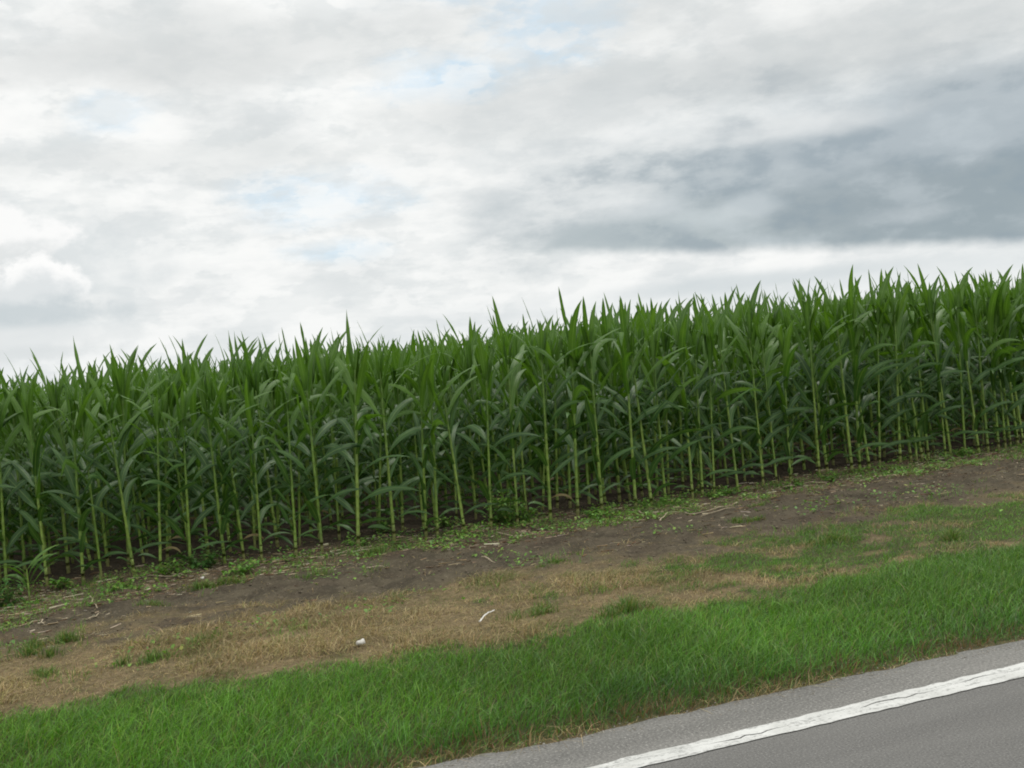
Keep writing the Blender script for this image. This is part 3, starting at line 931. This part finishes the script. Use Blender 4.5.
# young corn plants at the field edge
def young(px_, py_, k, label, seed):
    x, y = at(px_, py_)
    root = empty('young_corn_plant', (x, y, float(ground_z(np.array([x]), np.array([y]))[0])))
    tag(root, label, 'corn plant')
    rr = np.random.default_rng(seed)
    V, Q, Nn, Hh = stalk_geo(.34*k, .011*k, .006*k, [.06*k, .13*k, .21*k])
    link('stalk', mesh_np('stalk', V, Q, np.full(len(Q), 4), mat_stalk, attrs={'node': Nn, 'high': np.array(Hh)*.4}, smooth=True), root)
    for j in range(7):
        V, Q, A, B = leaf_geo(rr.uniform(.32, .5)*k, rr.uniform(.03, .045)*k, rr.uniform(.15, .7), rr.uniform(.7, 2.0), .1+j*math.pi+rr.normal(0, .4), (.10+j*.04)*k, .006*k, rr, bias=.1)
        link('leaf', mesh_np('leaf', V, Q, np.full(len(Q), 4), mat_leaf_up, attrs={'across': A, 'along': B}, smooth=True), root)
young(917, 461, 1.35, 'knee-high young corn plant standing just before the front row at right', 5)
young(30, 602, .9, 'small leafy corn seedling on the soil at the far left', 6)

# ---------------------------------------------------------------- weed clumps
def weed_clump(px_, py_, rad, hgt, nleaf, label, seed, cols=WGREEN, lsz=(.03, .06), group='weed clumps along the foot of the corn'):
    x, y = at(px_, py_)
    rr = np.random.default_rng(seed)
    root = empty('weed_clump', (x, y, float(ground_z(np.array([x]), np.array([y]))[0])))
    tag(root, label, 'weed', group)
    ns = max(4, nleaf//14)
    tips = []
    V, Q = [], []
    for i in range(ns):
        a_ = rr.random()*6.28; q = rad*rr.random()**.6
        hx, hy, hz = q*math.cos(a_), q*math.sin(a_), hgt*rr.uniform(.5, 1)*(1-.35*(q/rad)**2)
        bx_, by_ = hx*.35, hy*.35
        tips.append((bx_, by_, hx, hy, hz))
        b_ = len(V)
        for (cx, cy, cz, r) in ((bx_, by_, -.01, .004), (hx, hy, hz, .0015)):
            for k_ in range(3):
                t_ = k_*2.094
                V.append((cx+r*math.cos(t_), cy+r*math.sin(t_), cz))
        for k_ in range(3): Q.append((b_+k_, b_+(k_+1) % 3, b_+3+(k_+1) % 3, b_+3+k_))
    link('stem', mesh_np('stem', V, Q, np.full(len(Q), 4), mat_stem), root)
    T = np.array(tips)
    i = rr.integers(0, ns, nleaf)
    t_ = rr.uniform(.15, 1.05, nleaf)
    lx = T[i, 0]*(1-t_)+T[i, 2]*t_+rr.normal(0, .015, nleaf)
    ly = T[i, 1]*(1-t_)+T[i, 3]*t_+rr.normal(0, .015, nleaf)
    lz = T[i, 4]*t_
    me = leaflets('foliage', lx, ly, lz, rr.uniform(*lsz, nleaf), rr.uniform(-.6, .7, nleaf), tints(nleaf, cols, [3, 3, 2, 1]), mat_weed)
    link('foliage', me, root)
DG = [(.06, .15, .035), (.08, .20, .04), (.11, .24, .05), (.13, .20, .05)]
weed_clump(503, 523, .30, .40, 620, 'big leafy bright green weed clump at the field edge near the middle', 11)
weed_clump(525, 521, .16, .2, 160, 'lower weed clump against the right side of the biggest one', 12)
weed_clump(205, 566, .24, .30, 300, 'dark bushy weed clump at the foot of the corn on the left', 13, DG)
weed_clump(240, 572, .20, .14, 160, 'flat green weed clump right of the dark bushy one', 14)
weed_clump(384, 532, .16, .28, 200, 'upright leafy weed clump between front stalks left of centre', 15)
weed_clump(355, 545, .14, .14, 110, 'small weed tuft beside a thick front stalk left of centre', 16)
weed_clump(655, 505, .30, .12, 190, 'low yellowish green weed mat above the bleached curved stalk', 17)
weed_clump(722, 494, .34, .13, 220, 'spreading weed mat at the stalk feet right of centre', 18)
weed_clump(790, 484, .25, .12, 150, 'low weed mat under the stalks left of the broken sticks', 19)
weed_clump(600, 517, .22, .12, 140, 'narrow weed mat between the big clump and the curved stalk', 20)
weed_clump(8, 605, .20, .30, 220, 'leafy dark weed clump cut by the left edge of the picture', 21, DG)
weed_clump(130, 588, .2, .1, 120, 'thin weed patch below the corn in the left quarter', 22)
weed_clump(830, 478, .2, .12, 110, 'small weed mat in front of stalks right of the broken sticks', 23)
weed_clump(446, 529, .14, .16, 120, 'small weed clump between the upright clump and the big bright one', 25)
weed_clump(168, 574, .18, .16, 130, 'low weed clump just left of the dark bushy one', 26)
weed_clump(60, 588, .16, .12, 110, 'thin weed clump at the foot of the leftmost stalks', 27)
weed_clump(960, 456, .2, .12, 110, 'small weed mat right of the young corn plant', 28)

# grass tufts on the bare soil and the dry strip
def tuft(px_, py_, rad, hgt, n, label, seed, cols=None):
    x0, y0 = at(px_, py_)
    n = int(n*1.3)
    a_ = rng.random(n)*6.28; q = rad*.9*np.abs(np.clip(rng.normal(0, .55, n), -1.2, 1.2))
    sub = rng.integers(0, 4, n); sox = rng.normal(0, .55, 4)*rad; soy = rng.normal(0, .35, 4)*rad
    q = q*.75
    me = blades('grass_tuft', x0+q*np.cos(a_)+sox[sub], y0+q*np.sin(a_)*.8+soy[sub], hgt*rng.uniform(.35, 1.1, n)*(1-.45*np.clip(q/rad, 0, 1.3)), rng.uniform(.004, .007, n),
                tints(n, cols or [(.11, .21, .035), (.15, .24, .05), (.08, .16, .03), (.28, .24, .10)], [2, 2, 2, 1.4]), mat_grass, lean=1.0, wind=(.2, 0))
    z0 = float(ground_z(np.array([x0]), np.array([y0]))[0])
    co = np.zeros(len(me.vertices)*3, np.float32); me.vertices.foreach_get('co', co)
    co = co.reshape(-1, 3)-np.array([x0, y0, z0], np.float32); me.vertices.foreach_set('co', co.ravel()); me.update()
    o = link('grass_tuft', me); o.location = (x0, y0, z0)
    tag(o, label, 'grass tuft', 'grass tufts on the soil and dry strip')
for i, (a_, b_, r_, h_, n_, lb) in enumerate([
    (20, 655, .20, .12, 420, 'dark green grass tuft on the dry strip at the left edge'),
    (55, 642, .16, .12, 320, 'rounded green tuft just right of the leftmost one'),
    (48, 672, .16, .09, 180, 'low green tuft below the two left tufts'),
    (143, 658, .14, .12, 200, 'thin grass tuft on the dry strip under the left stalks'),
    (187, 644, .18, .11, 260, 'olive green tuft half sunk in dry straw at left'),
    (150, 606, .14, .08, 160, 'small green tuft on bare soil in the left quarter'),
    (225, 583, .22, .12, 420, 'wide green tuft below the flat weed clump at left'),
    (300, 578, .16, .07, 180, 'flat green tuft on soil left of centre'),
    (375, 554, .30, .09, 420, 'long flat tuft in front of the stalks left of centre'),
    (556, 563, .16, .07, 180, 'small green tuft in the middle of the bare soil'),
    (523, 612, .22, .10, 260, 'olive tuft in the dry strip above the white stick'),
    (612, 610, .20, .13, 320, 'green tuft sticking up where dry strip meets green grass at centre'),
    (742, 520, .15, .07, 300, 'small dark green tuft on soil below the curved stalk'),
    (820, 540, .28, .12, 420, 'green tuft at the left end of the green patch on the soil'),
    (760, 505, .13, .06, 300, 'faint tuft on soil right of the curved stalk'),
    (951, 537, .12, .16, 160, 'bright yellow green leafy tuft below the green patch at right')]):
    tuft(a_, b_, r_, h_, n_, lb, i)

# ---------------------------------------------------------------- fallen sticks and litter
def stick(name, pts_px, r, m_, label, cat, z=.012, group='pale broken stalks on the soil', jag=.006):
    pts = [np.array([*at(*q), 0]) for q in pts_px]
    P_ = []
    for i in range(len(pts)-1):
        for k_ in range(4):
            P_.append(pts[i]*(1-k_/4)+pts[i+1]*k_/4)
    P_.append(pts[-1])
    P_ = np.array(P_)
    P_[:, 2] = ground_z(P_[:, 0], P_[:, 1], True)+z+rng.uniform(0, .006, len(P_))
    P_[1:-1, :2] += rng.normal(0, jag, (len(P_)-2, 2))
    o0 = P_.mean(0)
    V, Q = [], []
    sides = 6
    for i, q in enumerate(P_):
        T = P_[min(i+1, len(P_)-1)]-P_[max(i-1, 0)]; T /= np.linalg.norm(T)
        S = np.cross(T, (0, 0, 1)); S /= np.linalg.norm(S); U = np.cross(S, T)
        rr_ = r*.72*(1-.45*i/len(P_))*rng.uniform(.65, 1.25)
        for k_ in range(sides):
            a_ = k_*2*math.pi/sides
            V.append(tuple(q-o0+S*math.cos(a_)*rr_+U*math.sin(a_)*rr_*.8))
    n = len(P_)
    for i in range(n-1):
        for k_ in range(sides):
            Q.append((i*sides+k_, i*sides+(k_+1) % sides, (i+1)*sides+(k_+1) % sides, (i+1)*sides+k_))
    V += [tuple(P_[0]-o0), tuple(P_[-1]-o0)]
    sz = [4]*len(Q); flat_ = [i for q in Q for i in q]
    for k_ in range(sides):
        flat_ += [(k_+1) % sides, k_, len(V)-2]; sz.append(3)
        flat_ += [(n-1)*sides+k_, (n-1)*sides+(k_+1) % sides, len(V)-1]; sz.append(3)
    o = link(name, mesh_np(name, V, flat_, sz, m_, smooth=True))
    o.location = o0
    tag(o, label, cat, group)
    return o
S = 'fallen_stalk'
stick(S, [(660, 522), (668, 513), (690, 514), (715, 508), (737, 503)], .013, mat_pale_stick, 'long curved bleached stalk on the soil edge right of centre', 'stalk')
stick(S, [(612, 523), (630, 522), (645, 519)], .011, mat_pale_stick, 'short bleached stalk just left of the long curved one', 'stalk')
stick(S, [(634, 511), (643, 513)], .012, mat_pale_stick, 'tiny pale stub above the left tip of the curved stalk', 'stalk')
stick(S, [(783, 487), (800, 484), (826, 481)], .011, mat_pale_stick, 'thin pale stalk lying under the stalks right of centre', 'stalk')
stick(S, [(858, 480), (880, 477), (905, 473), (922, 471)], .010, mat_pale_stick, 'straight bleached stalk lying below the young corn plant', 'stalk')
stick(S, [(874, 470), (878, 479)], .012, mat_pale_stick, 'short pale stub crossing the left end of the straight stalk', 'stalk')
stick(S, [(916, 454), (925, 459), (931, 464)], .013, mat_pale_stick, 'slanting broken stalk right of the young corn plant', 'stalk')
stick(S, [(963, 456), (985, 453), (1010, 449), (1030, 446)], .010, mat_pale_stick, 'thin pale stalk along the corn foot at the right edge', 'stalk')
stick(S, [(935, 458), (952, 457)], .010, mat_pale_stick, 'small pale piece left of the right edge stalk', 'stalk')
stick(S, [(126, 579), (160, 577), (182, 576)], .011, mat_pale_stick, 'long brownish stalk under the left corn plants', 'stalk')
stick(S, [(163, 570), (180, 578)], .011, mat_pale_stick, 'short stalk crossing the long brownish one at left', 'stalk')
stick(S, [(28, 627), (40, 622), (45, 625)], .011, mat_pale_stick, 'bent pale stalk bit on the soil near the left edge', 'stalk')
stick(S, [(90, 598), (97, 606)], .010, mat_pale_stick, 'small pale bit on soil at left below the stalks', 'stalk')
stick(S, [(88, 619), (103, 613)], .009, mat_pale_stick, 'thin reddish pale twig on bare soil at left', 'stalk')
stick(S, [(400, 547), (416, 548)], .010, mat_pale_stick, 'pale stub between tufts left of centre', 'stalk')
stick(S, [(367, 570), (385, 569)], .010, mat_pale_stick, 'pale piece lying on bare soil left of centre', 'stalk')
stick(S, [(482, 560), (495, 562)], .010, mat_pale_stick, 'pale chip on the bare soil near the middle', 'stalk')
stick(S, [(497, 535), (515, 537), (523, 533)], .009, mat_pale_stick, 'pale bent bit in front of the big weed clump', 'stalk')
stick(S, [(700, 515), (735, 510)], .008, mat_pale_stick, 'thin pale straw just below the curved stalk tip', 'stalk')
stick('white_stick', [(480, 627), (484, 622), (489, 618), (495, 615)], .010, mat_white_stick, 'slim white curved stick lying on the dry grass strip', 'stick', z=.045, group=None, jag=.001)

def crumpled(px_, py_, r, label, seed, z=.022):
    x0, y0 = at(px_, py_)
    rr = np.random.default_rng(seed)
    nu, nv = 10, 6
    V = []
    for j in range(nv+1):
        th = math.pi*j/nv
        for i in range(nu):
            ph = 2*math.pi*i/nu
            q = r*rr.uniform(.65, 1.15)
            V.append((q*math.sin(th)*math.cos(ph)*1.25, q*math.sin(th)*math.sin(ph)*.9, q*math.cos(th)*.62+(r*.35 if math.sin(th)*math.cos(ph) > .2 and th < 1.4 else 0)))
    Q = [(j*nu+i, j*nu+(i+1) % nu, (j+1)*nu+(i+1) % nu, (j+1)*nu+i) for j in range(nv) for i in range(nu)]
    o = link('litter_scrap', mesh_np('litter_scrap', V, Q, np.full(len(Q), 4), mat_litter))
    o.location = (x0, y0, float(ground_z(np.array([x0]), np.array([y0]))[0])+z)
    tag(o, label, 'litter')
crumpled(361, 645, .027, 'crumpled white scrap of litter on the dry grass strip', 3)
crumpled(203, 584, .014, 'tiny white scrap on green weeds under the left corn', 4, .07)
